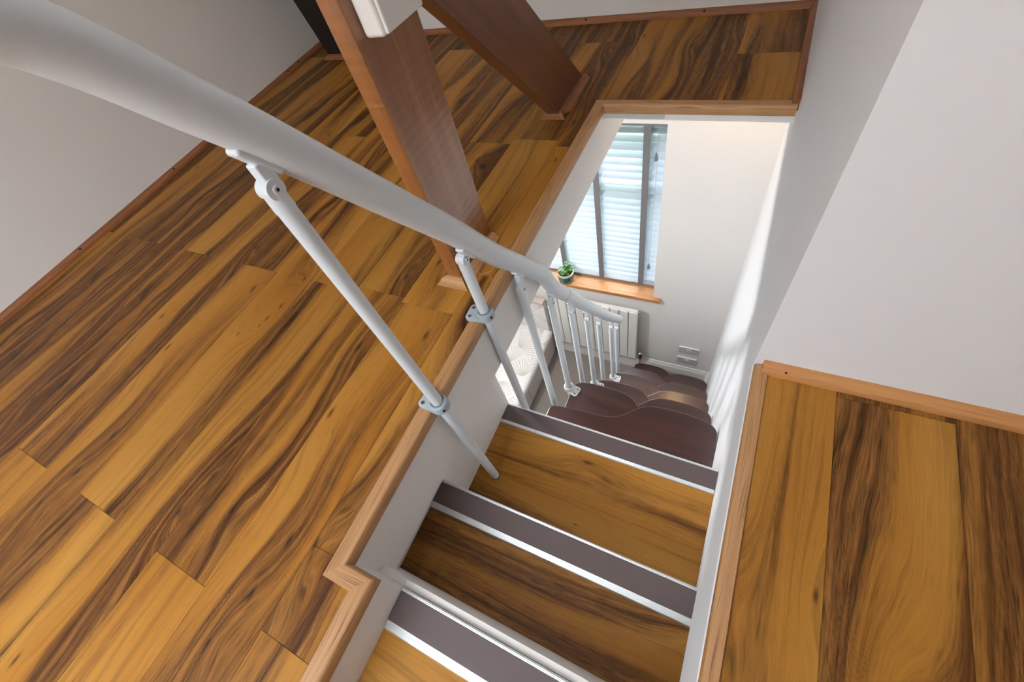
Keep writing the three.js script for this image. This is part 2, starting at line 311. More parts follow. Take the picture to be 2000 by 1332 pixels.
// trims round the opening: rounded nosing with an outer face
const NOSE = [[0, -0.024], ...arc(-0.006, -0.001, 0.006, 0, Math.PI / 2, 4).map(([a, b]) => [a, b + 0.001]), [-0.031, 0.005], [-0.0345, 0.0006], [-0.0345, -0.009], [-0.005, -0.009], [-0.005, -0.024]];
const QUAD = [[0, 0], [0, 0.02], ...arc(0.003, 0.003, 0.0165, Math.PI / 2, 0, 6), [0.02, 0.0]];
{
  const X = V(1, 0, 0), Xm = V(-1, 0, 0), Y = V(0, 1, 0), Zp = V(0, 0, 1), Zm = V(0, 0, -1);
  const XO = 0.005, t1 = structure('trim_1', 'oak nosing along the left edge of the stairwell');
  part('nosing', moulding(NOSE, V(XO, 0, ZJOG), V(XO, 0, ZF), X, Y, 1, -1, 0.6), M.oak, t1);
  part('nosing', moulding(NOSE, V(XO, 0, ZJOG), V(XNEAR + 0.001, 0, ZJOG), Zm, Y, 1, 1, 0.6, 0.3), M.oak, t1);
  part('nosing', moulding(NOSE, V(XNEAR + 0.001, 0, ZJOG), V(XNEAR + 0.001, 0, 1.2), X, Y, -1, 0, 0.6, 0.5), M.oak, t1);
  const t2 = structure('trim_2', 'oak nosing along the edge of the far floor strip');
  part('nosing', moulding(NOSE, V(XO, 0, ZF), V(XR - 0.003, 0, ZF), Zp, Y, 1, 0, 0.6, 0.2), M.oak, t2);
  const t3 = structure('trim_3', 'oak nosing along the left edge of the landing');
  part('nosing', moulding(NOSE.map(([a, b]) => [a * 0.7, b]), V(XR + 0.0025, 0, ZWL + 0.004), V(XR + 0.0025, 0, 2.0), Xm, Y, 0, 0, 0.6, 0.1), M.oak, t3);
  const bl = structure('baseboard_left', 'brown quadrant bead at the foot of the left wall');
  const P0 = V(leftX(1.6), 0, 1.6), P1 = V(leftX(ZFW + 0.0), 0, ZFW), n = V(1, 0, 0.0).sub(V(0, 0, 0)); const A = V(0, 1, 0).cross(P1.clone().sub(P0)).normalize(); if (A.x < 0) A.negate();
  part('bead', moulding(QUAD, P0, P1, A, Y, 0, 0, 0.6), M.bead, bl);
  for (const z of [-0.53, -1.02, -1.855, -1.95]) part('nail_hole', cyl(0.0045, 0.0045, V(leftX(z) + 0.012, 0.0125, z), V(leftX(z) + 0.0155, 0.0165, z), 10), M.darkHole, bl);
  const bf = structure('baseboard_far', 'brown quadrant bead at the foot of the far wall');
  part('bead', moulding(QUAD, V(-1.82, 0, ZFW), V(XR, 0, ZFW), Zp, Y, 0, 0, 0.6), M.bead, bf);
  for (const x of [-0.27, 0.2, -0.85]) part('nail_hole', cyl(0.0045, 0.0045, V(x, 0.0125, ZFW + 0.012), V(x, 0.0165, ZFW + 0.0155), 10), M.darkHole, bf);
  const br = structure('baseboard_right', 'brown quadrant bead at the right end of the far floor strip');
  part('bead', moulding(QUAD, V(XR, 0, ZFW + 0.02), V(XR, 0, ZF - 0.012), Xm, Y, 0, 0, 0.6), M.bead, br);
  const bw = structure('baseboard_landing', 'light wooden bead at the foot of the landing wall');
  part('bead', moulding(QUAD, V(XR + 0.014, 0, ZWL), V(2.3, 0, ZWL), Zp, Y, 0, 0, 0.6), M.sill, bw);
  part('nail_hole', cyl(0.002, 0.002, V(0.62, 0.0125, ZWL + 0.0135), V(0.62, 0.016, ZWL + 0.016), 8), M.darkHole, bw);
}
// the wall under the loft floor on the left of the stairs, and the room below
{
  const l = structure('wall_stair', 'cream wall on the left of the upper steps');
  part('plaster', bx(XLW - 0.1, XLW, YFL, YCL, -0.645, 2.6), M.wall, l);
  part('plaster', bx(XLW, XNEAR, YFL, -0.026, ZJOG + 0.001, 2.6), M.wall, l);
  part('carpet', bx(-3.2, XW, YFL - 0.1, YFL, -2.2, 2.6), M.carpet, structure('floor_lower', 'grey beige speckled carpet in the room below'));
  const ww = structure('wall_window', 'white wall with the window in the room below'), a = -1.1, b = 0.112, y0 = -1.638, y1 = -0.40;
  part('plaster', [bx(-3.2, a, YFL, -0.02, -2.42, ZWIN), bx(b, XW + 0.02, YFL, -0.05, -2.42, ZWIN), bx(a, b, YFL, y0 - 0.03, -2.42, ZWIN), bx(a, b, y1, -0.05, -2.42, ZWIN)], M.wall, ww);
  part('plaster', bx(-3.3, -3.2, YFL, YCL, -2.42, 2.6), M.wall, structure('wall_room_side'));
  part('plaster', bx(-3.3, 0.7, YFL, -0.2, 2.6, 2.72), M.wall, structure('wall_room_back'));
  part('plaster', bx(-3.3, -2.0, YCL, -0.05, -2.42, 2.72), M.ceiling, structure('ceiling_lower'));
  // skirting with a stepped top
  const SK = [[0, 0], [0.018, 0], [0.018, 0.135], [0.015, 0.143], [0.010, 0.150], [0.0095, 0.158], [0.006, 0.166], [0.0, 0.170]];
  part('board', moulding(SK, V(-3.2, YFL, ZWIN), V(XW, YFL, ZWIN), V(0, 0, 1), V(0, 1, 0), 0, -1, 0.4), M.gloss, structure('baseboard_window', 'white skirting board under the window'));
  part('board', moulding(SK, V(XW, YFL, ZWIN), V(XW, YFL, 1.5), V(-1, 0, 0), V(0, 1, 0), 1, 0, 0.4), M.gloss, structure('baseboard_stair', 'white skirting board beside the stairs'));
  // the window: frame, transom, mullion and panes
  const f = structure('window_1', 'white framed window behind the blind'), zf = -2.36;
  const fr = (x0, x1, yy0, yy1) => rbx(x0, x1, yy0, yy1, zf - 0.03, zf + 0.03, 0.006);
  part('frame', [fr(a, b, y0, y0 + 0.06), fr(a, b, y1 - 0.06, y1), fr(a, a + 0.06, y0, y1), fr(b - 0.06, b, y0, y1)], M.upvc, f);
  part('mullion', fr(-0.53, -0.47, y0 + 0.06, y1 - 0.06), M.upvc, f);
  part('transom', fr(a + 0.06, b - 0.06, -0.80, -0.75), M.upvc, f);
  part('pane', bx(a + 0.06, -0.53, y0 + 0.06, -0.80, zf - 0.004, zf + 0.0, 0), M.glass, f); part('pane', bx(-0.47, b - 0.06, y0 + 0.06, -0.80, zf - 0.004, zf), M.glass, f);
  part('pane', bx(a + 0.06, -0.53, -0.75, y1 - 0.06, zf - 0.004, zf), M.glass, f); part('pane', bx(-0.47, b - 0.06, -0.75, y1 - 0.06, zf - 0.004, zf), M.glass, f);
  const s = structure('window_sill', 'varnished wooden window sill');
  part('sill_board', [rbx(-1.12, 0.164, -1.668, -1.638, ZWIN - 0.001, -2.128, 0.004), rbx(a + 0.001, b - 0.001, -1.668, -1.638, -2.34, ZWIN + 0.006, 0.002)], M.sill, s);
  // garden outside
  const gnd = structure('lawn', 'green garden outside the window'); part('turf', bx(-14, 14, -2.9, -2.75, -20, -2.45), M.lawn, gnd);
}

// ---------------------------------------------------------------- stairs
{
  // upper fixed steps with capped edges
  const t = thing('upper_stairs', 'three wood laminate steps with grey rubber and aluminium edge strips at the stairhead', 'stairs');
  const steps = [[-0.125, -0.0929, -0.0195, XNEAR, XW, 0.3, [[-0.0213, 0.137], [0.137, 0.3]]], [-0.285, -0.3247, -0.2523, XLW, XW, -0.105, [[-0.2523, -0.105]]], [-0.4626, -0.645, -0.577, XLW - 0.002, XW - 0.0008, -0.33, [[-0.577, -0.433], [-0.433, -0.33]]]];
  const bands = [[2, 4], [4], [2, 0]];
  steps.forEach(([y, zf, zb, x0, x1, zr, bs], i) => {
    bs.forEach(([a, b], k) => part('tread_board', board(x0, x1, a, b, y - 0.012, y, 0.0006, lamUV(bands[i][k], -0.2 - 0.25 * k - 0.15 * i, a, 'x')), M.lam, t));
    const e = i === 0 ? 0.001 : 0.0005, D = zb - zf, X0 = x0 + e, X1 = x1 - 0.0004;
    const pr = [[0, -0.03], [0, 0.004], [0.0025, 0.0062], [0.0065, 0.0062], [0.0075, 0.003], [0.0565, 0.003], [0.0575, 0.0055], [D - 0.002, 0.004], [D, 0.0], [0.004, 0.0], [0.004, -0.03]];
    const n = part('nosing', moulding(pr, V(X0, y, zf), V(X1, y, zf), V(0, 0, 1), V(0, 1, 0), 0, 0, 0.3), M.aluReed, t, 'aluminium edge strip');
    part('rubber_insert', moulding([[0.0072, 0.0028], [0.0072, 0.0052], [0.0570, 0.0052], [0.0570, 0.0028]], V(X0, y, zf), V(X1, y, zf), V(0, 0, 1), V(0, 1, 0), 0, 0, 0.3), M.rubber, n, 'grey brown rubber insert');
    if (i === 0) part('screw', cyl(0.004, 0.004, V(X0 + 0.018, y + 0.0045, zf + 0.043), V(X0 + 0.018, y + 0.0062, zf + 0.043), 14), M.rubber, n);
  });
  part('riser', bx(XLW, XW, -0.285, -0.128, -0.106, -0.0938), M.wall, t, 'white painted riser');
  part('riser', bx(XLW, XW, -0.4626, -0.297, -0.3247 + 0.002, -0.308), M.wall, t);
  part('riser', bx(XLW, XW, -0.66, -0.475, -0.643, -0.627), M.wall, t);
  part('riser', bx(XNEAR, XW, -0.125, -0.02, 0.3, 0.312), M.wall, t);

  // modular space-saver flight with alternating paddle treads
  const s = thing('paddle_staircase', 'dark mahogany alternating paddle tread staircase going down to the carpet', 'staircase');
  const zs = [-0.878, -0.994, -1.116, -1.235, -1.374, -1.517, -1.651, -1.796, -1.951, -2.082], H = 0.03;
  function paddle(rightExt) {
    const P = [[0.03, 0.34], [0.03, 0.135], [0.032, 0.122], [0.042, 0.113], [0.07, 0.108], [0.11, 0.1035], [0.162, 0.099], [0.2, 0.097], [0.235, 0.093], [0.262, 0.084], [0.285, 0.070], [0.307, 0.050], [0.332, 0.027], [0.36, 0.011], [0.40, 0.0025], [0.45, 0], [0.49, 0.0005], [0.53, 0.004], [0.56, 0.011], [0.577, 0.021], [0.588, 0.038], [0.590, 0.06], [0.590, 0.34]];
    const curve = new THREE.SplineCurve(P.slice(1, -1).map((q) => new THREE.Vector2(...q)));
    let pts = [P[0], ...curve.getPoints(70).map((v) => [v.x, v.y]), P[P.length - 1]];
    if (!rightExt) pts = pts.map(([x, z]) => [0.620 - x, z]).reverse();
    const sh = new THREE.Shape(pts.map(([x, z]) => new THREE.Vector2(x, -z)));
    const g = new THREE.ExtrudeGeometry(sh, { depth: H - 0.007, bevelEnabled: true, bevelThickness: 0.0035, bevelSize: 0.0035, bevelOffset: -0.0035, bevelSegments: 2 });
    g.rotateX(-Math.PI / 2); g.translate(0, -H + 0.0035, 0); return boxUV(g);
  }
  const gR = paddle(true), gL = paddle(false), soft = (g) => toCreasedNormals(g, 0.35); const split = (g) => { const p = g.attributes.position, top = [], rim = [], A = V(), B = V(), Cc = V(), n = V(); const tu = [], ru = [];
    for (let i = 0; i < p.count; i += 3) { A.fromBufferAttribute(p, i); B.fromBufferAttribute(p, i + 1); Cc.fromBufferAttribute(p, i + 2); n.crossVectors(B.clone().sub(A), Cc.clone().sub(A)).normalize(); const q = n.y > 0.15 && n.y < 0.9, L = q ? rim : top, U = q ? ru : tu; for (let k = 0; k < 3; k++) { L.push([p.getX(i + k), p.getY(i + k), p.getZ(i + k)]); U.push([g.attributes.uv.getX(i + k), g.attributes.uv.getY(i + k)]); } }
    return [soft(triGeo(top, tu)), soft(triGeo(rim, ru))]; };
  const GR = split(gR), GL = split(gL);
  zs.forEach((z, i) => {
    const y = -0.6576 - 0.195 * i, m = part('tread', (i % 2 ? GL : GR)[0], M.tread, s); m.position.set(0, y, z);
    part('edge_highlight', (i % 2 ? GL : GR)[1], M.treadEdgeGlint, m, 'rounded edge of the tread with its highlight painted paler');  // bevel coloured paler: the light it catches is put into the colour
    // steel module of the spine under each tread
    part('spine_module', rbx(0.265, 0.355, y - H - 0.2 + (i === 9 ? 0.0 : 0), y - H, z + 0.17, z + 0.29, 0.008), M.grey, s);
  });
}

// ---------------------------------------------------------------- railing
{
  const r = thing('stair_railing', 'pale grey metal stair railing with round handrail and slim balusters', 'railing');
  const ax = [[0.02, 0.745, -0.318], [0.02, 0.7191, -0.3446], [0.02, 0.6863, -0.3713], [0.02, 0.6502, -0.3965], [0.02, 0.5957, -0.4352], [0.02, 0.5009, -0.4987], [0.02, 0.4173, -0.5544], [0.02, 0.3338, -0.6105], [0.02, 0.2791, -0.6473], [0.02, 0.1227, -0.7462], [0.02, 0.0022, -0.8333], [0.02, -0.0606, -0.8758], [0.02, -0.1394, -0.9302], [0.02, -0.1996, -0.955], [0.021, -0.2564, -0.9796], [0.022, -0.3286, -1.0274], [0.028, -0.5919, -1.1902], [0.035, -1.0008, -1.4551], [0.036, -1.2075, -1.6005]];
  ax.unshift([0.02, 1.02, -0.12]);
  const curve = new THREE.CatmullRomCurve3(ax.map((p) => V(...p)), false, 'centripetal');
  const pts = curve.getSpacedPoints(260), RAD = 0.0245;
  const cut = pts.findIndex((p) => p.y < -0.335);
  const tube = (list, rad) => new THREE.TubeGeometry(new THREE.CatmullRomCurve3(list), list.length * 2, rad, 28, false);
  part('handrail', tube(pts.slice(0, cut + 1), RAD), M.grey, r, 'upper length of handrail');
  const low = pts.slice(cut), e = low[low.length - 1], d = e.clone().sub(low[low.length - 3]).normalize();
  const cap = new THREE.SphereGeometry(RAD, 24, 12, 0, Math.PI * 2, 0, Math.PI / 2); cap.scale(1, 0.45, 1); cap.applyQuaternion(new THREE.Quaternion().setFromUnitVectors(V(0, 1, 0), d)); cap.translate(e.x, e.y, e.z);
  part('handrail', [tube(low, RAD), cap], M.grey, r, 'lower length of handrail with a rounded end');
  const jd = pts[cut + 1].clone().sub(pts[cut]).normalize();
  part('joint_ring', cyl(RAD + 0.0004, RAD + 0.0004, pts[cut].clone().addScaledVector(jd, -0.0012), pts[cut].clone().addScaledVector(jd, 0.0012), 28), M.seam, r);
  const railAt = (z) => { let i = 0; while (i < pts.length - 2 && pts[i + 1].z > z) i++; const a = pts[i], b = pts[i + 1], f = (z - a.z) / (b.z - a.z); return [a.clone().lerp(b, f), b.clone().sub(a).normalize()]; };
  // x, z, hinge height, foot height
  const B = [[0.02, -0.4165, 0.541, -0.4626], [0.0105, -0.6565, 0.196, -0.6576], [0.02, -0.806, -0.058, -0.90], [0.02, -0.940, -0.2626, -0.90], [0.024, -1.064, -0.476, -1.30], [0.03, -1.182, -0.626, -1.30], [0.033, -1.303, -0.79, -1.69], [0.037, -1.46, -1.016, -1.69], [0.037, -1.555, -1.172, -2.08]];
  const bRad = 0.0118;
  B.forEach(([x, z, yh0, yf], i) => {
    let zq = z, q, tdir, up; for (let k = 0; k < 4; k++) { [q, tdir] = railAt(zq); up = V(1, 0, 0).cross(tdir).normalize(); if (up.y < 0) up.negate(); zq = z - 0.007 + up.z * RAD; }
    const under = q.clone().addScaledVector(up, -RAD);
    const yh = i < 2 ? yh0 : Math.min(yh0, under.y - 0.03);
    const b = part('baluster', cyl(bRad, bRad, V(x, yf, z), V(x, yh - 0.022, z), 22), M.grey, r);
    // saddle plate under the rail, neck and knuckle of the hinge
    const rot = new THREE.Matrix4().makeBasis(V(1, 0, 0), up, V(1, 0, 0).cross(up));
    const saddle = new RoundedBoxGeometry(0.02, 0.010, 0.054, 3, 0.0046); saddle.applyMatrix4(rot); saddle.translate(under.x, under.y - 0.0, under.z);
    const hc = V(x, yh, z), top = under.clone(); top.x = x;
    const neck = rbx(x - 0.0075, x + 0.0085, yh, under.y + 0.001, z - 0.0135, z + 0.0035, 0.0025);
    const knuckle = cyl(0.0118, 0.0118, hc.clone().add(V(-0.0085, 0, 0)), hc.clone().add(V(0.0105, 0, 0)), 22);
    const ferrule = cyl(0.0126, 0.0118, V(x, yh - 0.026, z), V(x, yh, z), 22);
    part('hinge', [saddle, neck, knuckle, ferrule], M.grey, b);
    part('screw', [cyl(0.0052, 0.0045, hc.clone().add(V(0.0105, 0, 0)), hc.clone().add(V(0.0125, 0, 0)), 16)], i ? M.steel : M.clampWhite, b);
    part('screw_socket', [cyl(0.0022, 0.0022, hc.clone().add(V(0.012, 0, 0)), hc.clone().add(V(0.0128, 0, 0)), 6)], M.darkHole, b);
    if (yf > -0.47) part('end_cap', cyl(bRad + 0.0006, bRad + 0.0006, V(x, yf, z), V(x, yf + 0.004, z), 22), M.darkHole, b);
  });
  // brackets: a ring round the baluster and a flared plate screwed to the floor or tread
  const plate = (() => {
    const s = new THREE.Shape(); s.moveTo(0.0, 0.0205); s.quadraticCurveTo(-0.022, 0.0205, -0.034, 0.0225); s.quadraticCurveTo(-0.047, 0.023, -0.047, 0.012); s.lineTo(-0.047, -0.012); s.quadraticCurveTo(-0.047, -0.023, -0.034, -0.0225); s.quadraticCurveTo(-0.022, -0.0205, 0, -0.0205); s.absarc(0, 0, 0.0205, -Math.PI / 2, Math.PI / 2, false);
    const h = new THREE.Path(); h.absarc(0, 0, 0.0124, 0, Math.PI * 2, true); s.holes.push(h);
    const g = new THREE.ExtrudeGeometry(s, { depth: 0.007, bevelEnabled: true, bevelThickness: 0.0015, bevelSize: 0.0015, bevelOffset: -0.0015, bevelSegments: 2, curveSegments: 20 }); g.rotateX(-Math.PI / 2); return toCreasedNormals(g, 0.5);
  })();
  const collar = lathe([[0.0124, 0], [0.0195, 0], [0.0208, 0.003], [0.0208, 0.019], [0.0185, 0.0225], [0.0124, 0.0235], [0.0124, 0]], 32);
  function bracket(x, y, z, turn, mat) {
    const g = new THREE.Group(); g.name = 'bracket'; g.position.set(x, y, z); g.rotation.y = turn; r.add(g);
    part('plate', [plate.clone(), collar.clone()], mat, g);
    for (const k of [-0.0125, 0.0125]) part('screw', [cyl(0.0048, 0.0048, V(-0.0365, 0.0075, k), V(-0.0365, 0.0094, k), 14)], M.steel, g);
    for (const k of [-0.0125, 0.0125]) part('screw_socket', [cyl(0.002, 0.002, V(-0.0365, 0.009, k), V(-0.0365, 0.0097, k), 6)], M.darkHole, g);
    part('set_screw', cyl(0.0032, 0.0032, V(0.0185, 0.011, 0.008), V(0.0205, 0.011, 0.0088), 10), M.darkHole, g);
    return g;
  }
  bracket(0.02, 0.0075, -0.4165, -0.12, M.bracket); bracket(0.0105, 0.0075, -0.6565, 0.05, M.bracket);
  bracket(0.02, -0.8521, -0.940, Math.PI - 0.25, M.clampWhite); bracket(0.03, -1.2421, -1.182, Math.PI - 0.15, M.clampWhite); bracket(0.037, -1.6321, -1.46, Math.PI - 0.1, M.clampWhite);
  bracket(0.02, -0.8521, -0.806, Math.PI, M.clampWhite); bracket(0.024, -1.2421, -1.064, Math.PI, M.clampWhite); bracket(0.033, -1.6321, -1.303, Math.PI, M.clampWhite); bracket(0.037, -2.0221, -1.555, Math.PI, M.clampWhite);
}

// ---------------------------------------------------------------- roof timbers
const FOOT = [[0, 0], [0, 0.019], [0.006, 0.019], ...arc(0.008, 0.009, 0.008, Math.PI / 2, 0.2, 4), [0.018, 0.008], [0.0235, 0.005], [0.0245, 0]];
function footBeads(g, x0, x1, z0, z1, mat = M.bead) {
  const Y = V(0, 1, 0);
  part('foot_bead', moulding(FOOT, V(x0 - 0.0, 0, z1), V(x1, 0, z1), V(0, 0, 1), Y, -1, 1, 0.6), mat, g);
  part('foot_bead', moulding(FOOT, V(x1, 0, z1), V(x1, 0, z0), V(1, 0, 0), Y, 1, 0, 0.6, 0.3), mat, g);
}
function timberUV(g, dir) { // u along the timber
  const p = g.attributes.position, n = g.attributes.normal, uv = g.attributes.uv, d = V(...dir).normalize();
  for (let i = 0; i < p.count; i++) {
    const v = V(p.getX(i), p.getY(i), p.getZ(i)), side = Math.abs(n.getX(i)) > 0.7;
    uv.setXY(i, v.dot(d), side ? v.dot(V(0, -d.z, d.y)) : v.x * 1.0 + 0.2);
  }
  return g;
}
{
  const a = thing('timber_post', 'upright brown timber post standing by the handrail with a white box on its side', 'post');
  part('timber', timberUV(rbx(-0.1445, -0.102, 0.0, 2.0, -0.916, -0.745, 0.003), [0, 1, 0]), M.post, a); footBeads(a, -0.1445, -0.102, -0.916, -0.745, M.oak);
  const b = thing('timber_brace', 'slanting dark brown timber brace behind the post with a wooden bead at its foot', 'timber brace');
  // 45 degree brace: parallelogram in the zy plane
  const s = new THREE.Shape([V(-1.5115, 0), V(-1.757, 0), V(-1.757 + 1.95, 1.95), V(-1.5115 + 1.95, 1.95)].map((v) => new THREE.Vector2(v.x, v.y)));
  let g = new THREE.ExtrudeGeometry(s, { depth: 0.04, bevelEnabled: false }); g.rotateY(-Math.PI / 2); // z(extr) -> -x ; x -> z
  g.translate(-0.125, 0, 0); g = boxUV(g); part('timber', timberUV(g, [0, 1, 1]), M.brace, b); footBeads(b, -0.165, -0.125, -1.757, -1.5115);
  const c = thing('timber_post', 'near black timber post in the corner by the left wall', 'post');  // timber coloured almost black
  let h = rbx(-1.62, -1.40, 0, 0.75, -2.19, -2.0146, 0.003); { const p = h.attributes.position; for (let i = 0; i < p.count; i++) p.setZ(i, p.getZ(i) + 0.17 * p.getY(i)); h.computeVertexNormals(); }
  part('timber', h, M.blackBeam, c); footBeads(c, -1.62, -1.40, -2.19, -2.0146);
}
{
  const w = thing('socket_box', 'white plastic surface box fixed to the side of the timber post', 'socket box');
  part('casing', rbx(-0.102, -0.064, 0.541, 0.69, -0.881, -0.768, 0.006, 3), M.plastic, w);
  part('faceplate', rbx(-0.0645, -0.058, 0.543, 0.688, -0.879, -0.774, 0.003, 3), M.plastic, w);
  for (const z of [-0.86, -0.79]) part('screw', cyl(0.003, 0.003, V(-0.0585, 0.64, z), V(-0.0572, 0.64, z), 10), M.steel, w);
}

// ---------------------------------------------------------------- the room below: blind, plant, radiator, sockets, bed
{
  const b = thing('venetian_blind', 'white slatted venetian blind with grey ladder tapes in the window', 'blind');
  const x0 = -1.08, x1 = 0.1, z = -2.265, top = -0.44;
  part('headrail', rbx(x0, x1, -0.4624, top + 0.02, z - 0.03, z + 0.026, 0.004), M.rail, b, 'grey headrail');
  const slat = (() => { const W = 0.05, n = 8, t = []; const p = (i, s) => { const u = -W / 2 + W * i / n, y = -0.0025 * (4 * u * u / (W * W)) * 1.2 + s * 0.0017; return [u, y]; };
    const prof = []; for (let i = 0; i <= n; i++) prof.push(p(i, 1)); for (let i = n; i >= 0; i--) prof.push(p(i, -1));
    return moulding(prof, V(x0 + 0.004, 0, 0), V(x1 - 0.004, 0, 0), V(0, 0, 1), V(0, 1, 0), 0, 0, 0.5); })();
  let y = -0.492, i = 0;
  for (; y > -1.60; y -= 0.0445, i++) {
    const m = part('slat', slat, M.slat, b); m.position.set(0, y, z);
    m.rotation.x = THREE.MathUtils.degToRad(i === 0 ? 9 : i === 1 ? 15 : i === 8 || i === 7 ? 16 : 36 + 1.5 * Math.sin(i * 2.3));
  }
  part('bottom_rail', rbx(x0, x1, -1.636, -1.618, z - 0.022, z + 0.024, 0.004), M.rail, b, 'grey bottom rail');
  for (const x of [0.003, -0.278, -0.558, -0.84]) part('ladder_tape', [rbx(x - 0.0185, x + 0.0185, -1.62, -0.46, z + 0.0285, z + 0.0295, 0.0004, 1), rbx(x - 0.0185, x + 0.0185, -1.62, -0.46, z - 0.0305, z - 0.0295, 0.0004, 1)], M.tape, b, 'grey fabric ladder tape');
  const tassel = lathe([[0, 0.03], [0.003, 0.028], [0.006, 0.018], [0.011, -0.004], [0.0105, -0.014], [0, -0.016]], 16);
  const c1 = part('pull_cord', cyl(0.0011, 0.0011, V(0.06, -0.47, -2.215), V(0.06, -0.58, -2.2), 8), M.cord, b); const t1 = part('tassel', tassel, M.tassel, c1); t1.position.set(0.06, -0.603, -2.2);
  const c2 = part('pull_cord', cyl(0.0011, 0.0011, V(0.066, -0.47, -2.22), V(0.058, -1.37, -2.2), 8), M.cord, b); const t2 = part('tassel', tassel, M.tassel, c2); t2.position.set(0.058, -1.395, -2.2);
}
{
  const p = thing('potted_plant', 'small leafy green plant in a teal glazed pot on the window sill', 'plant', [-0.532, -1.638, -2.172]);
  part('pot', lathe([[0, 0], [0.045, 0], [0.056, 0.012], [0.062, 0.04], [0.061, 0.07], [0.058, 0.08], [0.052, 0.08], [0.055, 0.06], [0.0, 0.058]], 36), M.potGlaze, p);
  part('rim', lathe([[0.0605, 0.076], [0.0603, 0.086], [0.057, 0.092], [0.0515, 0.092], [0.0515, 0.07]], 36), M.potRim, p, 'cream glazed rim');
  part('soil', lathe([[0, 0.079], [0.03, 0.078], [0.052, 0.074]], 24), M.soil, p);
  const leaf = (() => { const t = [], uv = [], n = 5, L = 0.04, Wd = 0.017; const q = (i, s) => { const u = i / n, w = Wd * Math.sin(Math.PI * Math.pow(u, 0.8)) * s; return [w, 0.006 * Math.sin(u * 3) - Math.abs(s) * 0.004, u * L]; };
    for (let i = 0; i < n; i++) for (const s of [-1, 1]) { const a = q(i, 0), b = q(i + 1, 0), c = q(i + 1, s), d = q(i, s); if (s > 0) t.push(a, b, c, a, c, d); else t.push(a, c, b, a, d, c); }
    return toCreasedNormals(triGeo(t), 1.2); })();
  for (let i = 0; i < 46; i++) {
    const a = rr(0, 6.283), rad = 0.046 * Math.sqrt(rnd()), h = 0.092 + 0.06 * rnd() * (1 - rad / 0.08) + (i > 36 ? 0.035 : 0);
    const m = part('leaf', leaf, i % 3 === 0 || i > 36 ? M.leafPale : M.leaf, p); m.position.set(rad * Math.cos(a), h, rad * Math.sin(a)); m.rotation.set(rr(-0.9, 0.4), rr(0, 6.28), rr(-0.4, 0.4)); m.scale.setScalar(rr(0.6, 1.05));
  }
  const st = []; for (let i = 0; i < 9; i++) { const a = i * 0.7; st.push(cyl(0.0018, 0.0012, V(0.015 * Math.cos(a), 0.07, 0.015 * Math.sin(a)), V(0.03 * Math.cos(a), 0.13 + 0.004 * (i % 4), 0.03 * Math.sin(a)), 6)); }
  part('stem', st, M.leaf, p);
}
{
  const r = thing('radiator', 'white panel radiator on the wall under the window sill', 'radiator');
  const X0 = -0.665, X1 = 0.03, Y0 = -2.385, Y1 = -1.752, Z = -2.08, n = 10, w = (X1 - X0) / n;
  for (let i = 0; i < n; i++) part('column', rbx(X0 + i * w + 0.0035, X0 + (i + 1) * w - 0.0035, Y0 + 0.01, Y1 - 0.012, Z - 0.03, Z, 0.006), M.radiator, r);
  part('header', [rbx(X0, X1, Y1 - 0.03, Y1, Z - 0.034, Z - 0.008, 0.008), rbx(X0, X1, Y0, Y0 + 0.03, Z - 0.034, Z - 0.008, 0.008), bx(X0 + 0.01, X1 - 0.01, Y0 + 0.02, Y1 - 0.02, Z - 0.024, Z - 0.02)], M.radiator, r);
  part('wall_bracket', [bx(-0.55, -0.52, -2.3, -1.85, ZWIN, Z - 0.03), bx(-0.1, -0.07, -2.3, -1.85, ZWIN, Z - 0.03)], M.radiator, r);
  part('vent_plug', cyl(0.008, 0.008, V(X1 - 0.002, Y1 - 0.018, Z - 0.021), V(X1 + 0.01, Y1 - 0.018, Z - 0.021), 12), M.chrome, r);
  const v = part('thermostatic_valve', lathe([[0, 0.09], [0.013, 0.088], [0.0175, 0.078], [0.019, 0.06]], 20), M.chrome, r, 'chrome radiator valve'); v.position.set(0.055, -2.395, -2.11);
  part('valve_body', lathe([[0.019, 0.06], [0.017, 0.02], [0.012, 0.015], [0.012, 0], [0.009, -0.006]], 20), M.blackCap, v, 'dark grip');
  part('valve_tail', cyl(0.009, 0.009, V(-0.03, 0.01, 0), V(0, 0.01, 0), 14), M.chrome, v);
  part('pipe', cyl(0.0068, 0.0068, V(0.055, YFL, -2.11), V(0.055, -2.395, -2.11), 14), M.copper, r, 'copper pipe');
  const lv = part('lockshield_valve', lathe([[0, 0.075], [0.012, 0.072], [0.013, 0.03], [0.011, 0.02], [0.011, -0.005]], 18), M.chrome, r, 'chrome radiator valve'); lv.position.set(-0.69, -2.42, -2.1);
  part('valve_tail', cyl(0.009, 0.009, V(0, 0.02, 0), V(0.03, 0.02, 0), 14), M.chrome, lv);
  part('pipe', cyl(0.0068, 0.0068, V(-0.69, YFL, -2.1), V(-0.69, -2.42, -2.1), 14), M.chrome, r, 'chrome pipe');
}
function socket(y, label) {
  const s = thing('double_socket', label, 'socket', [0.41, y, ZWIN]);
  part('faceplate', rbx(-0.072, 0.072, -0.042, 0.042, 0, 0.009, 0.003), M.socket, s);
  part('top_lip', rbx(-0.072, 0.072, 0.0395, 0.043, 0, 0.0105, 0.0014), M.socketLip, s);
  for (const k of [-0.036, 0.036]) {
    part('outlet', [bx(k - 0.003, k + 0.003, 0.006, 0.014, 0.0088, 0.0096), bx(k - 0.0145, k - 0.008, -0.016, -0.011, 0.0088, 0.0096), bx(k + 0.008, k + 0.0145, -0.016, -0.011, 0.0088, 0.0096)], M.socketHole, s);
  }
  for (const k of [-0.009, 0.009]) part('rocker_switch', rbx(k - 0.006, k + 0.006, 0.008, 0.026, 0.008, 0.0125, 0.0015), M.socketLip, s);
}
